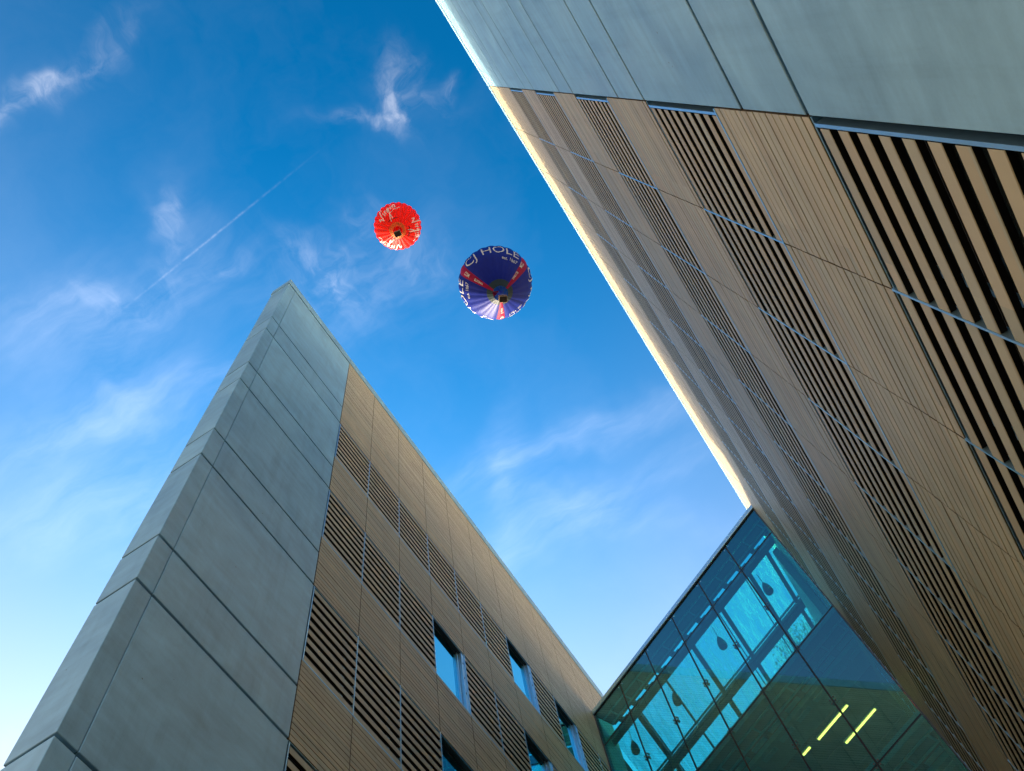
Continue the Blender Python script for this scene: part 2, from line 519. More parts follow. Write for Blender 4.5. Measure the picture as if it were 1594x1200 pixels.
def office_block(side, D, u, label, y_conc0, y_clad, mod, joints, tops, louv_h, parapet, coping_z,
                 n_mod, windows, wall_t, body, rails_top, skip_rails_above=0):
    """one facade on the plane x = side*D facing the courtyard; heights in metres above the ground.
    side -1: facade looks to +x, side +1: facade looks to -x"""
    name = 'office_building'
    root = thing(name, label, 'building', (side * D, 0, 0))
    s = side                                   # local x grows away from the courtyard as s*x

    def X(d):                                  # depth behind the face plane -> local x
        return s * d

    # --- backing wall: dark, 0.30 m behind the face
    b = MB()
    b.box(X(0.32), X(wall_t - 0.05), y_conc0 + 0.06, y_clad, 0, coping_z - 0.02)
    b.box(X(0.32), X(0.60), y_clad, y_clad + n_mod * mod, 0, coping_z - 0.02)
    b.box(*body)
    b.build('wall', M['void'], root)

    # --- precast panels
    gap = 0.027
    zs = [0.0] + joints + [coping_z]
    ye = y_conc0 + 0.287
    for z0, z1 in zip(zs[:-1], zs[1:]):
        p = MB()
        p.box(X(0), X(0.12), ye + 0.005, y_clad - 0.006, z0 + gap, z1 - gap)
        o = p.build('concrete_panel', M['concrete'], root)
        bevel(o)
        e = MB()
        e.box(X(0.0015), X(wall_t), y_conc0, ye - 0.004, z0 + gap, z1 - gap)
        o = e.build('end_panel', M['concrete'], root)
        bevel(o)
        r = MB()                               # the far side of the fin wall
        r.box(X(wall_t - 0.04), X(wall_t), ye, y_clad, z0 + gap, z1 - gap)
        o = r.build('rear_panel', M['concrete'], root)
    # joints are open: a dark seal sits 35 mm back
    jn = MB()
    jn.box(X(0.075), X(wall_t - 0.075), y_conc0 + 0.07, y_clad - 0.02, 0, coping_z - 0.05)
    jn.build('joint_seal', M['joint'], root)

    # --- coping stones along the parapet
    yy = y_conc0 - 0.02
    yend = y_clad + n_mod * mod
    k = 0
    while yy < yend - 0.1:
        y1 = y_clad if k == 0 else min(yy + 2 * mod, yend)
        c = MB()
        c.box(X(-0.018), X(wall_t + 0.03), yy + 0.004, y1 - 0.004, coping_z + 0.006, parapet)
        o = c.build('coping_stone', M['concrete'], root)
        bevel(o, 0.012, 2)
        yy = y1
        k += 1

    # --- rails (planks) and louvre bays
    strips = []
    for i, t in enumerate(tops):
        bot = t - louv_h
        above = tops[i - 1] - louv_h if i else coping_z
        strips.append((t, above))
    strips.append((0.0, tops[-1] - louv_h))
    planks = []                                # (y0, y1, z0, z1)
    for i, (za, zb) in enumerate(strips):
        n = rails_top if i == 0 else (15 if i < len(strips) - 1 else max(1, round((zb - za) / 0.118)))
        pit = (zb - za) / n
        for m in range(n_mod):
            for r in range(n):
                planks.append((y_clad + m * mod + 0.007, y_clad + (m + 1) * mod - 0.007,
                               za + r * pit + 0.006, za + (r + 1) * pit - 0.006))
    slats = []
    j0, j1 = (0.020, 0.042) if side < 0 else (0.050, 0.076)
    for bi, t in enumerate(tops):
        bot = t - louv_h
        pit = louv_h / 9.0
        for m in range(n_mod):
            y0 = y_clad + m * mod
            y1 = y0 + mod
            win = (bi, m) in windows
            first = j1 + 0.004 if m == 0 else 0.012
            # frame of the bay: fins, sill and head of thin aluminium
            f = MB()
            if m == 0:
                f.box(X(0.004), X(0.20), y0 + j0, y0 + j1, bot + 0.02, t - 0.03)
            else:
                f.box(X(-0.004), X(0.064), y0 - 0.010, y0 + 0.010, bot + 0.004, t - 0.004)
            f.box(X(-0.004), X(0.16), y0 + 0.0105, y1 - 0.0105, bot - 0.004, bot + 0.022)
            f.box(X(0.01), X(0.16), y0 + 0.0105, y1 - 0.0105, t - 0.018, t + 0.004)
            fr = f.build('window_surround' if win else 'louvre_frame', M['alu'], root)
            if win:
                wf = MB()                       # reveal and casement
                wf.box(X(0.03), X(0.30), y0 + 0.011, y1 - 0.011, t - 0.045, t - 0.019, 1)
                wf.box(X(0.03), X(0.30), y0 + 0.011, y0 + 0.03, bot + 0.023, t - 0.046, 1)
                wf.box(X(0.02), X(0.10), y1 - 0.12, y1 - 0.011, bot + 0.023, t - 0.046, 0)
                wf.box(X(0.09), X(0.16), y1 - 0.185, y1 - 0.135, bot + 0.023, t - 0.046, 0)
                wf.box(X(0.11), X(0.16), y0 + 0.031, y1 - 0.19, t - 0.095, t - 0.047, 1)
                wf.box(X(0.11), X(0.16), y0 + 0.031, y1 - 0.19, bot + 0.023, bot + 0.06, 0)
                for zz in (0.3, 0.55, 0.8):
                    wf.box(X(0.012), X(0.0195), y1 - 0.075, y1 - 0.055, bot + louv_h * zz, bot + louv_h * zz + 0.05, 1)
                wf.build('window_frame', [M['alu'], M['darkalu']], fr)
                pn = MB()
                pn.box(X(0.13), X(0.14), y0 + 0.032, y1 - 0.187, bot + 0.061, t - 0.096)
                pn.build('pane', M['winglass'], fr)
                continue
            gl = MB()                           # office glazing behind the slats
            gl.box(X(0.27), X(0.28), y0 + first, y1 - 0.012, bot + 0.03, t - 0.03)
            for tz in (0.33, 0.66):
                gl.box(X(0.235), X(0.268), y0 + first, y1 - 0.012, bot + louv_h * tz - 0.03, bot + louv_h * tz + 0.03, 1)
            gl.box(X(0.15), X(0.19), y1 - 0.15, y1 - 0.10, bot + 0.05, t - 0.05, 2)
            gl.build('office_pane', [M['backglass'], M['darkalu'], M['alu']], fr)
            for r in range(9):
                zc = bot + 0.03 + r * pit
                slats.append((y0 + first, y1 - 0.0115, zc, zc + 0.122, fr))

    def rank(items, limit):
        sized = []
        for it in items:
            p = pixel((s * D, (it[0] + it[1]) / 2, (it[2] + it[3]) / 2))
            inside = p and -60 < p[0] < 1654 and -60 < p[1] < 1260
            sized.append((p[2] if inside else 1e6, it))
        sized.sort(key=lambda q: q[0])
        return [q[1] for q in sized[:limit] if q[0] < 1e5], \
            [q[1] for q in sized[:limit] if q[0] >= 1e5] + [q[1] for q in sized[limit:]]

    cache = {}

    def piece(nm, y0, y1, z0, z1, th, x0=0.0):
        key = (nm, round(y1 - y0, 3), round(z1 - z0, 3))
        if key not in cache:
            p = MB()
            a, h = (y1 - y0) / 2, (z1 - z0) / 2
            c = 0.004                          # small chamfer on the two long front edges
            prof = [(X(th), -h), (X(c), -h), (0, -h + c), (0, h - c), (X(c), h), (X(th), h)]
            n = len(prof)
            for yv in (-a, a):
                p.v += [(q[0], yv, q[1]) for q in prof]
            for i in range(n):
                j = (i + 1) % n
                p.f.append((i, j, n + j, n + i) if s < 0 else (n + i, n + j, j, i))
                p.mi.append(0)
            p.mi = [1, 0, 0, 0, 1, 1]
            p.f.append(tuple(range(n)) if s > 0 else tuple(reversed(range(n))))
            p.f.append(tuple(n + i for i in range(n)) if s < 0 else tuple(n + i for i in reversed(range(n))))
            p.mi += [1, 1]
            cache[key] = p.mesh(nm, [M['clad'], M['slat_sides'] if nm == 'louvre_slat' else M['edge']])
        return cache[key]

    def joined(nm, items, th):
        p = MB()
        for it in items:
            d = random.uniform(-0.0015, 0.0015)
            x0, x1 = X(d), X(th)
            p.box(x0, x1, it[0], it[1], it[2], it[3], 1)
            p.mi[-6 if s > 0 else -5] = 0      # the face towards the courtyard
        o = p.build(nm, [M['clad'], M['slat_sides'] if nm == 'louvre_slats' else M['edge']], root)
        o['kind'] = 'stuff'

    near, far = rank(planks, 296)
    for y0, y1, z0, z1 in near:
        o = link('plank', piece('plank', y0, y1, z0, z1, 0.034), root,
                 (X(random.uniform(-0.002, 0.002)), (y0 + y1) / 2, (z0 + z1) / 2),
                 (0, random.uniform(-0.010, 0.010), 0))
    joined('cladding_planks', far, 0.034)
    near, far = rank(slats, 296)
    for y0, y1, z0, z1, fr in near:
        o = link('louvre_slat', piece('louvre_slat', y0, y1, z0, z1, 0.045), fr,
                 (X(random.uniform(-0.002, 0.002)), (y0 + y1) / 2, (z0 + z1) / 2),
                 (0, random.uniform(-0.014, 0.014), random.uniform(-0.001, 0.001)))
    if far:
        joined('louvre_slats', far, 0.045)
    return root


# left: D 5.82 m, right: D 2 m; ratios measured on the photograph
DL = 5.82
lj = []
for k in range(7):
    lj += [CAM_Z + DL * (3.705 - 0.6605 * k), CAM_Z + DL * (3.895 - 0.6605 * k)]
lj = sorted(z for z in lj if z > 0.4)
ltop = [CAM_Z + DL * (3.705 - 0.6605 * k) for k in range(6)]
left_block = office_block(
    -1, DL, DL, 'left office block with a tapering concrete fin wall and tan slatted cladding',
    0.514 * DL, 1.022 * DL, 0.2195 * DL, lj, ltop, 0.362 * DL, CAM_Z + DL * 4.642, CAM_Z + DL * 4.563,
    12, {(0, 6), (0, 8), (1, 3), (1, 6), (2, 3), (2, 6), (3, 4)}, 0.62,
    (-0.61, -12, 9.2, 46.0, 0, CAM_Z + DL * 4.5), 43)  # body extended unseen past the facade corner to keep sun off the right facade

DR = 2.0
rtop = [CAM_Z + DR * z for z in (10.74, 8.750, 6.766, 4.777, 2.806, 0.825)]
rj = []
for z in (11.31, 9.335, 7.345, 5.357, 3.372, 1.40):
    rj.append(CAM_Z + DR * z)
rj = sorted(rj + rtop)
right_block = office_block(
    1, DR, DR, 'tall office block at right with tan horizontal slats under a broad pale concrete band',
    -1.42, 0.774 * DR, 0.6565 * DR, rj, rtop, 1.076 * DR, CAM_Z + DR * 13.2, CAM_Z + DR * 12.97,
    13, set(), 0.62, (0.61, 12, 3, 0.774 * DR + 13 * 0.6565 * DR, 0, CAM_Z + DR * 12.9), 37)

# lightning rods on the left coping
for y in (2.31 * DL, 3.02 * DL):
    r = MB()
    r.tube((0.0, 0, 0), (0.0, 0, 0.42), 0.012, 0.006)
    r.box(-0.04, 0.04, -0.04, 0.04, -0.01, 0.02)
    r.build('lightning_rod', M['alu'], left_block, (-0.06, y, CAM_Z + DL * 4.642))

# ------------------------------------------------------------------ glazed link between the blocks
GA = 0.416                                     # its plane is turned by this much
GY = 15.99
LINK_W = 8.52
W0, WP = 1.475, 1.409
Z0, Z1, Z2, Z3 = (CAM_Z + v for v in (23.944, 22.538, 18.618, 14.55))
Z4 = Z3 - 4.0
link_b = thing('glazed_link', 'teal glass link bridge spanning between the two tan office blocks', 'building',
               (DR, GY, 0), pi - GA)
# local x runs along the glass from the right block to the left one, local -y runs into the building
cols = [0.02] + [W0 + WP * i for i in range(5)] + [LINK_W]
rows = [(Z1, Z0), (Z2, Z1), (Z3, Z2), (Z4, Z3), (Z4 - 4.0, Z4), (0.3, Z4 - 4.0)]
for ri, (za, zb) in enumerate(rows):
    for ci, (xa, xb) in enumerate(zip(cols[:-1], cols[1:])):
        p = MB()
        p.box(xa + 0.0235, xb - 0.0235, -0.018, 0.0, za + 0.0235, zb - 0.0235)
        pane = p.build('pane', M['curtain'], link_b, (0, random.uniform(-0.002, 0.002), 0),
                       (random.uniform(-0.0012, 0.0012) * 0, 0, 0))
        # point fixings: a stainless button near each corner and at half height
    # black silicone seams
s = MB()
for x in cols[1:-1]:
    s.box(x - 0.0228, x + 0.0228, -0.024, -0.003, 0.3, Z0)
for z in (Z1, Z2, Z3, Z4, Z4 - 4.0):
    for xa, xb in zip(cols[:-1], cols[1:]):
        s.box(xa + 0.0235, xb - 0.0235, -0.024, -0.003, z - 0.0228, z + 0.0228)
s.build('seam', M['black'], link_b)
s = MB()
s.box(0.0, 0.03, -0.12, 0.004, 0, Z0)
s.box(LINK_W - 0.03, LINK_W + 0.02, -0.12, 0.004, 0, Z0)
s.build('edge_trim', M['darkalu'], link_b)
# parapet capping of the link
c = MB()
c.box(-0.05, LINK_W + 0.01, -0.78, 0.06, Z0 + 0.035, Z0 + 0.22)
o = c.build('parapet_capping', M['alu'], link_b)
bevel(o, 0.02, 2)
c = MB()
c.box(0, LINK_W, -0.78, 0.02, Z0 + 0.004, Z0 + 0.033)
c.build('capping_gasket', M['black'], link_b)

# spider fittings: four arms with a stainless button at each end
sp = MB()
sp.tube((0, -0.16, 0), (0, -0.06, 0), 0.022)
for a in (45, 135, 225, 315):
    e = (0.085 * cos(radians(a)), -0.075, 0.085 * sin(radians(a)))
    sp.tube((0, -0.10, 0), e, 0.013, 0.009, 6)
    sp.tube((e[0], -0.085, e[2]), (e[0], -0.020, e[2]), 0.026, 0.026, 8)
    sp.tube((e[0], 0.0, e[2]), (e[0], 0.006, e[2]), 0.026, 0.022, 8)
sp_me = sp.mesh('spider_fitting', M['steel'])
for x in cols[1:-1]:
    for z in (Z1, (Z1 + Z2) / 2 + 0.05, Z2, (Z2 + Z3) / 2 + 0.05, Z3, (Z3 + Z4) / 2, Z4):
        link('spider_fitting', sp_me, link_b, (x, 0, z))
for x in cols[1:-1]:
    for dx in (-0.09, 0.09):
        b = MB()
        b.tube((0, -0.03, 0), (0, 0.006, 0), 0.025, 0.022, 8)
        b.build('glass_button', M['alu'], link_b, (x + dx, 0, Z0 - 0.10))

# roof of the link
RZF = Z0 + 0.12


def soffit_strip(zh, d0, d1, name):
    """board soffit with pale cover strips, slots and brackets behind the glass head"""
    p = MB()
    p.box(0.05, LINK_W - 0.05, -d1, -d0, zh, zh + 0.08)
    sf = p.build(name, M['soffit'], link_b)
    q = MB()
    for d in (d0 + 0.28, d0 + 0.62):
        q.box(0.05, LINK_W - 0.05, -d - 0.032, -d + 0.032, zh - 0.022, zh - 0.001)
    x = 0.35
    while x < LINK_W - 0.2:
        q.box(x - 0.028, x + 0.028, -(d0 + 0.587), -(d0 + 0.313), zh - 0.018, zh - 0.001)
        x += WP / 2
    q.build('cover_strip', M['lightsteel'], sf)
    return sf


TG = math.tan(GA)


def end_at(d):
    """how far the link runs at depth d: up to the plane of the left facade"""
    return LINK_W + TG * d + 0.12


soffit_strip(RZF - 0.13, 0.06, 0.82, 'head_soffit')
# head beam with slots of light between its brackets
hb = MB()
hb.box(0.05, end_at(1.1), -1.24, -1.02, RZF - 0.22, RZF + 0.02)
hb.build('head_beam', M['steel'], link_b)
x = 0.45
while x < end_at(0.5):
    br = MB()
    br.box(x - 0.09, x + 0.09, -1.019, -0.821, RZF - 0.14, RZF - 0.05)
    br.bar((x - 0.25, -0.94, RZF - 0.1), (x + 0.02, -0.86, RZF - 0.2), 0.04)
    br.build('bracket', M['steel'], link_b)
    x += WP / 2
# everything that spans the roof runs parallel to the two facades, not square to the glass


def shear(mb):
    mb.v = [(x - TG * y, y, z) for x, y, z in mb.v]
    return mb


# roof lights, one sheet per module, on rafters
for ci, (xa, xb) in enumerate(zip(cols[:-1], cols[1:])):
    for da, db in ((1.26, 3.40), (3.64, 6.6)):
        p = MB()
        p.box(xa + 0.02, xb - 0.02, -db + 0.01, -da - 0.01, 0, 0.02)
        shear(p)
        cx, cy = (xa + xb) / 2 + TG * (da + db) / 2, -(da + db) / 2
        p.v = [((x - cx) * cos(GA) + (y - cy) * sin(GA), -(x - cx) * sin(GA) + (y - cy) * cos(GA), z) for x, y, z in p.v]
        p.build('roof_light', M['roofglass'], link_b, (cx, cy, RZF), (0, 0, GA))
bm2 = MB()
bm2.box(0.05, end_at(3.5), -3.63, -3.41, RZF - 0.17, RZF + 0.02)
bm2.build('cross_beam', M['steel'], link_b)
for da, db, h in ((3.33, 3.39, 0.14), (3.21, 3.25, 0.09)):
    gt = MB()
    gt.box(0.05, end_at(3.3), -db, -da, RZF - h, RZF - 0.02)
    gt.build('gutter_rail', M['steel'], link_b)
for xe, w, h in ((0.95, 0.14, 0.22), (1.83, 0.15, 0.24), (3.25, 0.15, 0.24), (4.80, 0.16, 0.26), (6.27, 0.06, 0.08), (7.75, 0.17, 0.26)):
    x = xe - TG * 1.24
    for d0, d1 in ((1.241, 3.20), (3.631, 6.6)):
        rf = MB()
        rf.box(x - w / 2, x + w / 2, -d1, -d0, RZF - h - 0.04, RZF - 0.04)
        shear(rf).build('rafter', M['steel'], link_b)
for x in cols[1:-1]:                            # glazing bars
    rf = MB()
    rf.box(x - 0.018, x + 0.018, -6.5, -1.27, RZF - 0.03, RZF - 0.002)
    shear(rf).build('glazing_bar', M['steel'], link_b)
cl = MB()
cl.box(0.03, 0.24, -6.0, -1.3, Z2 + 0.02, RZF - 0.30)
shear(cl).build('side_panel', M['soffit'], link_b)
dl = MB()
prof = [(0.0, 0.42), (0.05, 0.34), (0.10, 0.20), (0.13, 0.06), (0.14, -0.08), (0.12, -0.14)]
n = 14
for i, (r, z) in enumerate(prof):
    for k in range(n):
        dl.v.append((max(r, 0.012) * cos(2 * pi * k / n), max(r, 0.012) * sin(2 * pi * k / n), z))
for i in range(len(prof) - 1):
    for k in range(n):
        j = (k + 1) % n
        dl.f.append((i * n + k, i * n + j, (i + 1) * n + j, (i + 1) * n + k))
        dl.mi.append(0)
dl.f.append(tuple((len(prof) - 1) * n + k for k in range(n)))
dl.mi.append(0)
dl.tube((0, 0, 0.41), (0, 0, 0.9), 0.010, n=5)
dl_me = dl.mesh('pendant_lamp', M['steel'])
DLAMP = []
for s_, z_, ds in ((7.40, 21.23, .78), (5.38, 21.12, .65), (3.23, 21.09, .51), (1.16, 21.00, .38)):
    dep = 1.35
    z = CAM_Z + z_ + dep * 1.37
    DLAMP.append((s_ + ds * dep, -dep, z))

# floor slabs, ceilings and back walls
for zi, zh in enumerate((Z2, Z3, Z4, Z4 - 4.0)):
    sl = MB()
    sl.box(0.05, LINK_W - 0.05, -1.0, -0.30, zh + 0.02, zh + 0.42)
    sl.box(0.05, end_at(4), -6.6, -1.0005, zh + 0.02, zh + 0.42)
    sl.build('floor_slab', M['soffit'], link_b)
    soffit_strip(zh - 0.10, 0.08, 1.0, 'ceiling_margin')
    cp = MB()
    for x in [0.36 + WP / 2 * k for k in range(12)]:
        cp.box(x + 0.06, x + 0.56, -0.94, -0.80, zh - 0.14, zh - 0.115)
        cp.box(x + 0.06, x + 0.56, -1.22, -1.08, zh - 0.34, zh - 0.32)
    cp.build('vent_grille', M['lightsteel'], link_b)
    bh = MB()
    bh.box(0.05, LINK_W - 0.05, -1.80, -1.0, zh - 0.26, zh + 0.019)
    bh.build('bulkhead', M['ceiling'], link_b)
    ce = MB()
    x = 0.05
    while x < LINK_W - 0.1:
        for d in range(5):
            x1 = min(x + WP - 0.012, LINK_W - 0.05)
            ce.box(x, x1, -1.80 - 0.93 * (d + 1), -1.812 - 0.93 * d, zh - 0.21, zh - 0.19)
        x += WP
    ce.build('ceiling_tile', M['soffit'], link_b)
    bw = MB()
    bw.box(0.05, end_at(6.6), -6.75, -6.6, zh - 4.0, zh + 0.41)
    bw.build('back_wall', M['ceiling'] if zi == 9 else M['soffit'], link_b)
    sd = MB()
    sd.box(0.0301, 0.05, -6.6, -0.14, zh - 3.6, zh + 0.42)
    sd.build('side_wall', M['soffit'], link_b)

lamp_words = ['beside the left block', 'second from the left block', 'third from the left block', 'nearest the right block']
for (x, y, z), wd in zip(DLAMP, lamp_words):
    t = thing('pendant_lamp', 'bullet shaped lamp hanging behind the upper glass, ' + wd, 'lamp', (0, 0, 0), 0,
              'pendant lamps behind the glass')
    t.location = link_b.matrix_basis @ Vector((x, y, z)) if False else Matrix.Translation((DR, GY, 0)) @ Matrix.Rotation(pi - GA, 4, 'Z') @ Vector((x, y, z))
    link('shade', dl_me, t)

G = Matrix.Translation((DR, GY, 0)) @ Matrix.Rotation(pi - GA, 4, 'Z')


def tube_light(s0, s1, dep, z, label):
    t = thing('ceiling_light', label, 'light', (0, 0, 0), 0, 'fluorescent tubes inside the link')
    t.matrix_basis = G @ Matrix.Translation(((s0 + s1) / 2, -dep, z))
    h = (s1 - s0) / 2
    a = MB()
    a.box(-h, h, -0.06, 0.06, 0.01, 0.06)
    a.build('housing', M['lightsteel'], t)
    b = MB()
    b.box(-h + 0.01, h - 0.01, -0.024, 0.024, -0.015, 0.009)
    b.build('diffuser', M['tube'], t)


ZC = Z2 - 0.27


def tube_at(s0, s1, zg, label):
    """zg: where its line of sight crosses the glass"""
    dep = (ZC - CAM_Z - zg) / 1.05
    k = dep * 0.41
    tube_light(s0 + k - 0.02, s1 + k + 0.02, dep, ZC, label)


tube_at(1.20, 2.38, 16.19, 'lit yellow tube light behind the glass, upper of the two long ones')
tube_at(0.62, 1.80, 15.40, 'lit yellow tube light behind the glass, lower of the two long ones')
tube_at(2.72, 2.98, 16.24, 'short lit yellow light cut by a seam, left of the long ones')

# ------------------------------------------------------------------ tree behind the link
tree = thing('tree', 'dark leafy tree crown seen through the teal glass roof near the right block', 'tree', (1.45, 28.4, 0))
tk = MB()
tk.tube((0, 0, 0), (0.1, 0, 16), 0.34, 0.24, 10)
tk.tube((0.1, 0, 16), (0, 0, 33.0), 0.24, 0.12, 10)
for k in range(26):
    a, h = random.uniform(0, 2 * pi), random.uniform(26, 33)
    L = random.uniform(0.7, 1.5)
    tk.tube((0.05, 0, h), (0.05 + L * cos(a), L * sin(a), h + random.uniform(0.6, 1.3)), 0.05, 0.015, 6)
tk.build('trunk', M['bark'], tree)
cr = MB()
clumps = []
for k in range(70):
    h = random.uniform(27, 34.6)
    rr = 1.75 * sqrt(max(0.05, 1 - ((h - 31) / 3.7) ** 2))
    a = random.uniform(0, 2 * pi)
    q = rr * sqrt(random.random())
    clumps.append(Vector((q * cos(a), q * sin(a), h)))
for c0 in clumps:
    for j in range(120):
        v = Vector((random.gauss(0, 1), random.gauss(0, 1), random.gauss(0, 1))) * 0.24 + c0
        a = Vector((random.gauss(0, 1), random.gauss(0, 1), random.gauss(0, 0.6))).normalized()
        b = a.orthogonal().normalized()
        l = random.uniform(0.05, 0.10)
        cr.face([v - a * l, v - b * l * 0.5, v + a * l, v + b * l * 0.5])
cr.build('crown', M['leaf'], tree)

# ------------------------------------------------------------------ balloons


def profile(R):
    """(radius, z) from crown to mouth, z from the centre of the sphere"""
    pts = []
    for k in range(0, 29):
        a = pi / 2 - k * (pi / 2 + 0.66) / 28
        pts.append((R * cos(a), R * sin(a)))
    r0, z0 = pts[-1]
    re, ze = 0.20 * R, -1.30 * R
    for k in range(1, 15):
        t = k / 14
        # gentle curve into the mouth
        r = r0 + (re - r0) * t
        z = z0 + (ze - z0) * t
        r += 0.03 * R * sin(pi * t)
        pts.append((r, z))
    return pts


def surf(prof_pts, th, s_along, R, n_gore, bulge, off):
    """point on the envelope; s_along = fractional index along the profile"""
    i = min(int(s_along), len(prof_pts) - 2)
    f = s_along - i
    r = prof_pts[i][0] * (1 - f) + prof_pts[i + 1][0] * f
    z = prof_pts[i][1] * (1 - f) + prof_pts[i + 1][1] * f
    g = abs(sin(th * n_gore / 2))
    r = r * (1 + bulge * g) + off
    return Vector((r * cos(th), r * sin(th), z))


def row_of_angle(lat):
    """profile index of a latitude (radians, negative below the equator)"""
    return (pi / 2 - lat) * 28 / (pi / 2 + 0.66)


def balloon(name, label, centre, R, n_gore, bulge, gore_mats, mats, ring_mat_i, drop, ring_frac):
    root = thing(name, label, 'hot air balloon', centre)
    pts = profile(R)
    sub = 6
    nr = len(pts)
    m = MB()
    nc = n_gore * sub
    for i in range(nr):
        for k in range(nc):
            m.v.append(tuple(surf(pts, 2 * pi * k / nc, i, R, n_gore, bulge * min(1, i / 6.0), 0)))
    for i in range(nr - 1):
        for k in range(nc):
            j = (k + 1) % nc
            m.f.append((i * nc + k, (i + 1) * nc + k, (i + 1) * nc + j, i * nc + j))
            rr = (pts[i][0] + pts[i + 1][0]) / 2
            mi = gore_mats[k // sub]
            if i > 30 and rr < ring_frac * R:
                mi = ring_mat_i[(k // sub) % len(ring_mat_i)] if mi == 0 or ring_mat_i[0] != 2 else mi
            m.mi.append(mi)
    env = m.build('envelope', mats, root, smooth=True)
    return root, pts, env


def basket(root, R, drop, w, rot, mouth_r, mouth_z, fly):
    b = MB()
    h = w * 0.72
    wall = 0.06
    L, S = w / 2, w * 0.40
    b.box(-L, L, -S, S, 0, 0.06)
    b.box(-L, L, -S, -S + wall, 0.06, h)
    b.box(-L, L, S - wall, S, 0.06, h)
    b.box(-L, -L + wall, -S + wall, S - wall, 0.06, h)
    b.box(L - wall, L, -S + wall, S - wall, 0.06, h)
    for x in (-L * 0.5, 0, L * 0.5):
        b.box(x - 0.05, x + 0.05, -S - 0.02, S + 0.02, -0.05, -0.001)
    bk = b.build('basket', M['wicker'], root, (0, 0, -drop), (0, 0, rot))
    bevel(bk, 0.03)
    r = MB()
    for x0, y0, x1, y1 in ((-L, -S, L, -S), (-L, S, L, S), (-L, -S, -L, S), (L, -S, L, S)):
        r.tube((x0, y0, h + 0.03), (x1, y1, h + 0.03), 0.07)
        r.tube((x0, y0, 0.03), (x1, y1, 0.03), 0.06)
    r.build('padded_rim', M['tan'], bk)
    f = MB()
    top = h + 1.15
    for sx in (-1, 1):
        for sy in (-1, 1):
            f.tube((sx * L * 0.9, sy * S * 0.9, h), (sx * L * 0.6, sy * S * 0.6, top), 0.035)
    for sx in (-1, 1):
        f.tube((sx * L * 0.6, -S * 0.6, top), (sx * L * 0.6, S * 0.6, top), 0.035)
        f.tube((-L * 0.6, sx * S * 0.6, top), (L * 0.6, sx * S * 0.6, top), 0.035)
    for sx in (-0.22, 0.22):
        f.tube((sx, 0, top - 0.1), (sx, 0, top + 0.35), 0.14, 0.17, 10)
    f.build('burner_frame', M['steel'], bk)
    c = MB()
    for k in range(12):
        a = 2 * pi * k / 12
        q = (L * 0.6 * (1 if cos(a) > 0 else -1), S * 0.6 * (1 if sin(a) > 0 else -1), top)
        e = Matrix.Rotation(-rot, 3, 'Z') @ Vector((mouth_r * cos(a), mouth_r * sin(a), mouth_z + drop))
        c.tube(q, e, 0.016, n=4)
    c.build('flying_wire', M['steel'], bk)
    return bk


def strokes(polys, w):
    """ribbon quads for hand drawn strokes; returns list of quads in (u, v)"""
    quads = []
    for pl in polys:
        dense = []
        for (a, b) in zip(pl[:-1], pl[1:]):
            n = max(2, int(sqrt((b[0] - a[0]) ** 2 + (b[1] - a[1]) ** 2) / 0.03))
            for i in range(n):
                dense.append((a[0] + (b[0] - a[0]) * i / n, a[1] + (b[1] - a[1]) * i / n))
        dense.append(pl[-1])
        left, right = [], []
        for i, p in enumerate(dense):
            q0, q1 = dense[max(0, i - 1)], dense[min(len(dense) - 1, i + 1)]
            dx, dy = q1[0] - q0[0], q1[1] - q0[1]
            l = sqrt(dx * dx + dy * dy) or 1
            nx, ny = -dy / l * w / 2, dx / l * w / 2
            left.append((p[0] + nx, p[1] + ny))
            right.append((p[0] - nx, p[1] - ny))
        for i in range(len(dense) - 1):
            quads.append((right[i], right[i + 1], left[i + 1], left[i]))
    return quads


def font_tris(txt, width, bold=0.0):
    """outline text in the built-in font as triangles, normalised so the width is `width`, baseline 0"""
    cu = bpy.data.curves.new('t', 'FONT')
    cu.body = txt
    cu.size = 1.0
    cu.offset = bold
    cu.resolution_u = 3
    ob = bpy.data.objects.new('t', cu)
    COL.objects.link(ob)
    dg = bpy.context.evaluated_depsgraph_get()
    me = bpy.data.meshes.new_from_object(ob.evaluated_get(dg))
    xs = [v.co.x for v in me.vertices]
    x0, x1 = min(xs), max(xs)
    k = width / (x1 - x0)
    tris = []
    me.calc_loop_triangles()
    for t in me.loop_triangles:
        tris.append([((me.vertices[i].co.x - x0) * k, me.vertices[i].co.y * k) for i in t.vertices])
    bpy.data.objects.remove(ob)
    bpy.data.curves.remove(cu)
    bpy.data.meshes.remove(me)
    # split long edges so that the print follows the fabric
    for _ in range(3):
        nt = []
        for t in tris:
            ls = [((t[i][0] - t[(i + 1) % 3][0]) ** 2 + (t[i][1] - t[(i + 1) % 3][1]) ** 2, i) for i in range(3)]
            l, i = max(ls)
            if l > (0.035) ** 2 * max(1.0, width) ** 2:
                a, b, c = t[i], t[(i + 1) % 3], t[(i + 2) % 3]
                mid = ((a[0] + b[0]) / 2, (a[1] + b[1]) / 2)
                nt += [[a, mid, c], [mid, b, c]]
            else:
                nt.append(t)
        tris = nt
    return tris


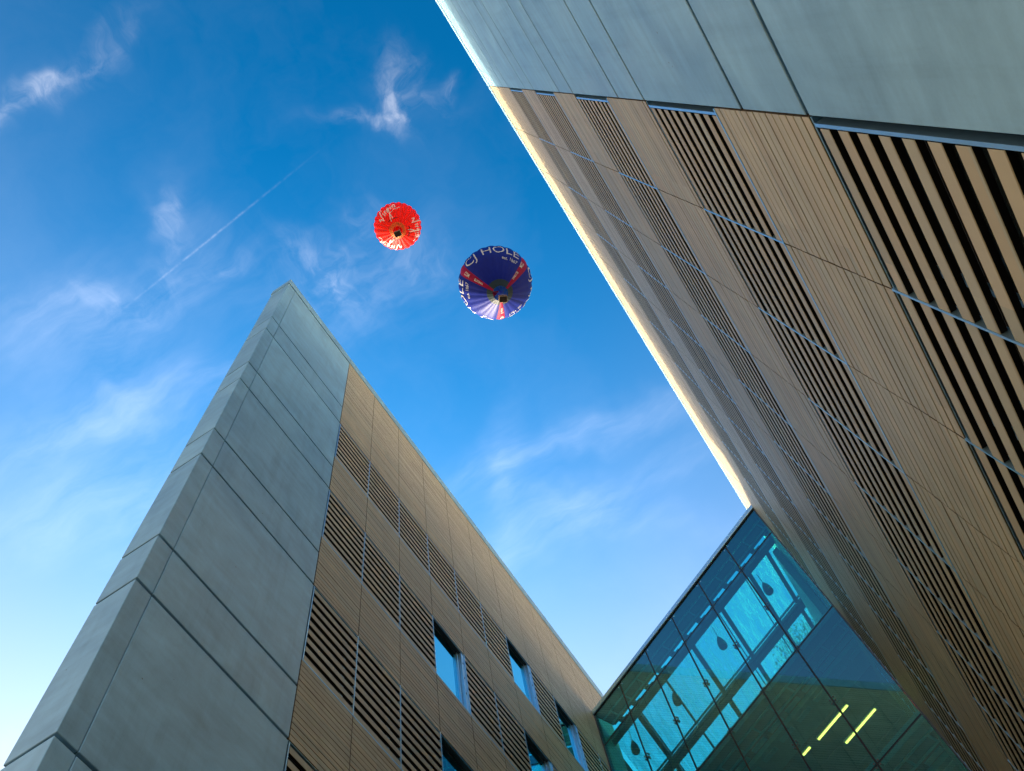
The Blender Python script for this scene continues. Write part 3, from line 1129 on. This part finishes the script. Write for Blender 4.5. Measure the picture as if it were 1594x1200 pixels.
def print_on(env, pts, R, n_gore, bulge, polys, mapper, mat, name='letter', split=True):
    """print polygons on the fabric; large letters become one object each, small print stays together"""
    groups = [polys]
    if split:
        key = lambda p: (round(p[0], 4), round(p[1], 4))
        parent = {}

        def find(a):
            while parent[a] != a:
                parent[a] = parent[parent[a]]
                a = parent[a]
            return a
        for poly in polys:
            ks = [key(p) for p in poly]
            for k_ in ks:
                parent.setdefault(k_, k_)
            for k_ in ks[1:]:
                parent[find(k_)] = find(ks[0])
        by = {}
        for poly in polys:
            by.setdefault(find(key(poly[0])), []).append(poly)
        groups = list(by.values())
    for gq in groups:
        m = MB()
        for poly in gq:
            P = []
            for (u, v) in poly:
                th, sr = mapper(u, v)
                P.append(surf(pts, th, sr, R, n_gore, bulge, 0.05))
            m.face(P)
        o = m.build(name, mat, env)
        if not split:
            o['kind'] = 'stuff'


# --- blue balloon
R = 9.0
H = 222.0
bc = (H * -.0316, H * .2386, H + CAM_Z)
BN = 24
stripes = [352, 236, 114]
# rotate the gores so a stripe is centred on a gore
BASE = radians(stripes[1]) - radians(7.5)
gm = [0] * BN
for a in stripes:
    gm[int(round((radians(a) - BASE - radians(7.5)) / radians(15))) % BN] = 1
blue_root, bp_, benv = balloon('hot_air_balloon', 'navy blue balloon with crimson stripes and white lettering, the larger one',
                               bc, R, BN, 0.020, gm, [M['blue'], M['crimson'], M['scoop'], M['inner']], [2], 2.0 * R, 0.345)
blue_root.rotation_euler = (0, 0, BASE)
inn = MB()                                     # the parachute valve and inside seen through the mouth
for k in range(36):
    a0, a1 = 2 * pi * k / 36, 2 * pi * (k + 1) / 36
    mi = 1 if k >= 31 else 0
    inn.face([(0, 0, 0), (0.205 * R * cos(a1), 0.205 * R * sin(a1), -0.28 * R), (0.205 * R * cos(a0), 0.205 * R * sin(a0), -0.28 * R)], mi)
inn.build('mouth_lining', [M['inner'], M['crimson']], blue_root, (0, 0, -1.0 * R))


def ring_map(thc, width, lat0, height):
    def f(u, v):
        return thc + (u - 0.5) * width - BASE_CUR[0], row_of_angle(lat0 + v * height)
    return f


BASE_CUR = [BASE]
PX = row_of_angle
for a0, a1 in ((236, 352), (352, 474), (114, 236)):
    thc = radians((a0 + a1) / 2) - radians(0)
    wd = radians(96)
    tri = font_tris('CJ HOLE', 1.0, -0.006)
    hmax = max(p[1] for t in tri for p in t)
    print_on(benv, bp_, R, BN, 0.020, tri,
             lambda u, v, thc=thc, wd=wd: (thc + (u - 0.5) * wd - BASE, PX(radians(-25) + v / hmax * radians(21))), M['white'])
    tri = font_tris('est. 1867', 1.0, 0.01)
    h2 = max(p[1] for t in tri for p in t)
    print_on(benv, bp_, R, BN, 0.020, tri,
             lambda u, v, thc=thc, h2=h2: (thc + radians(17) + u * radians(31) - BASE, PX(radians(-39) + v / h2 * radians(7))), M['white'], 'small_print', False)
for a in stripes:
    for txt, s0, s1, wdt in (('BUYING', 31.2, 36.4, 6.0), ('.COM', 24.5, 27.6, 6.5)):
        tri = font_tris(txt, 1.0, 0.02)
        h2 = max(p[1] for t in tri for p in t)
        print_on(benv, bp_, R, BN, 0.020, tri,
                 lambda u, v, a=a, s0=s0, s1=s1, h2=h2, wdt=wdt: (radians(a) + (v / h2 - 0.5) * radians(wdt) - BASE, s0 + u * (s1 - s0)), M['white'], 'small_print', False)
basket(blue_root, R, 2.0 * R, 1.75, 0.55 - BASE, 0.20 * R, -1.30 * R, None)

# --- red balloon
R2 = 8.5
H2 = 346.0
rc = (H2 * -.086, H2 * .1267, H2 + CAM_Z)
RN = 24
red_root, rp_, renv = balloon('hot_air_balloon', 'bright red balloon with white script lettering, the smaller one beside the blue',
                              rc, R2, RN, 0.050, [0] * RN, [M['red'], M['tape'], M['gold']], [2], 2.15 * R2, 0.36)
tp = MB()                                      # load tapes on the seams
for k in range(RN):
    th = 2 * pi * k / RN
    for i in range(4, len(rp_) - 1):
        q = []
        for (ii, dt) in ((i, -1), (i + 1, -1), (i + 1, 1), (i, 1)):
            r = max(rp_[ii][0], 0.3)
            q.append(surf(rp_, th + dt * 0.055 / r, ii, R2, RN, 0.050, 0.035))
        tp.face(q)
tp.build('load_tape', M['tape'], renv)
inn = MB()
for k in range(24):
    a0, a1 = 2 * pi * k / 24, 2 * pi * (k + 1) / 24
    inn.face([(0, 0, 0), (0.2 * R2 * cos(a1), 0.2 * R2 * sin(a1), -0.28 * R2), (0.2 * R2 * cos(a0), 0.2 * R2 * sin(a0), -0.28 * R2)], 0)
inn.build('mouth_lining', [M['red']], red_root, (0, 0, -1.0 * R2))
SCRIPT = [
    [(-.03, .40), (.02, .60), (.05, .45), (.13, .12), (.17, .45), (.22, .80), (.28, 1.0)],
    [(.29, .52), (.31, .24)], [(.30, .70), (.31, .66)],
    [(.38, .50), (.395, .22)], [(.385, .40), (.42, .50), (.45, .49)],
    [(.56, .50), (.51, .48), (.485, .38), (.50, .28), (.54, .30), (.565, .50), (.56, .20), (.52, -.10), (.44, -.42)],
    [(.44, -.42), (.47, -.15), (.54, .04), (.65, .15), (.80, .20), (1.02, .18)],
    [(.56, .02), (.62, -.38)],
    [(.65, .52), (.66, .28)], [(.655, .70), (.66, .66)],
    [(.73, .52), (.745, .28)], [(.735, .44), (.78, .54), (.82, .48), (.83, .28)],
]
SUBLINE = [[(0.0 + i * 0.05, -.05 + 0.22 * (i % 2)) for i in range(7)],
           [(0.42 + i * 0.05, -.05 + 0.25 * ((i * 7) % 3) / 2) for i in range(9)]]
for a in (273, 36, 150):
    thc = radians(a)
    q = strokes(SCRIPT, 0.05)
    print_on(renv, rp_, R2, RN, 0.050, q,
             lambda u, v, thc=thc: (thc + (u - 0.5) * radians(72), 33.0 - (v + 0.45 * u - 0.12) * 12.5), M['white'], 'pen_stroke')
    q = strokes(SUBLINE, 0.06)
    print_on(renv, rp_, R2, RN, 0.050, q,
             lambda u, v, thc=thc: (thc + (u - 0.30) * radians(66), 36.0 - v * 4.0), M['inkred'], 'small_print', False)
basket(red_root, R2, 2.15 * R2, 2.3, 0.2, 0.20 * R2, -1.30 * R2, None)
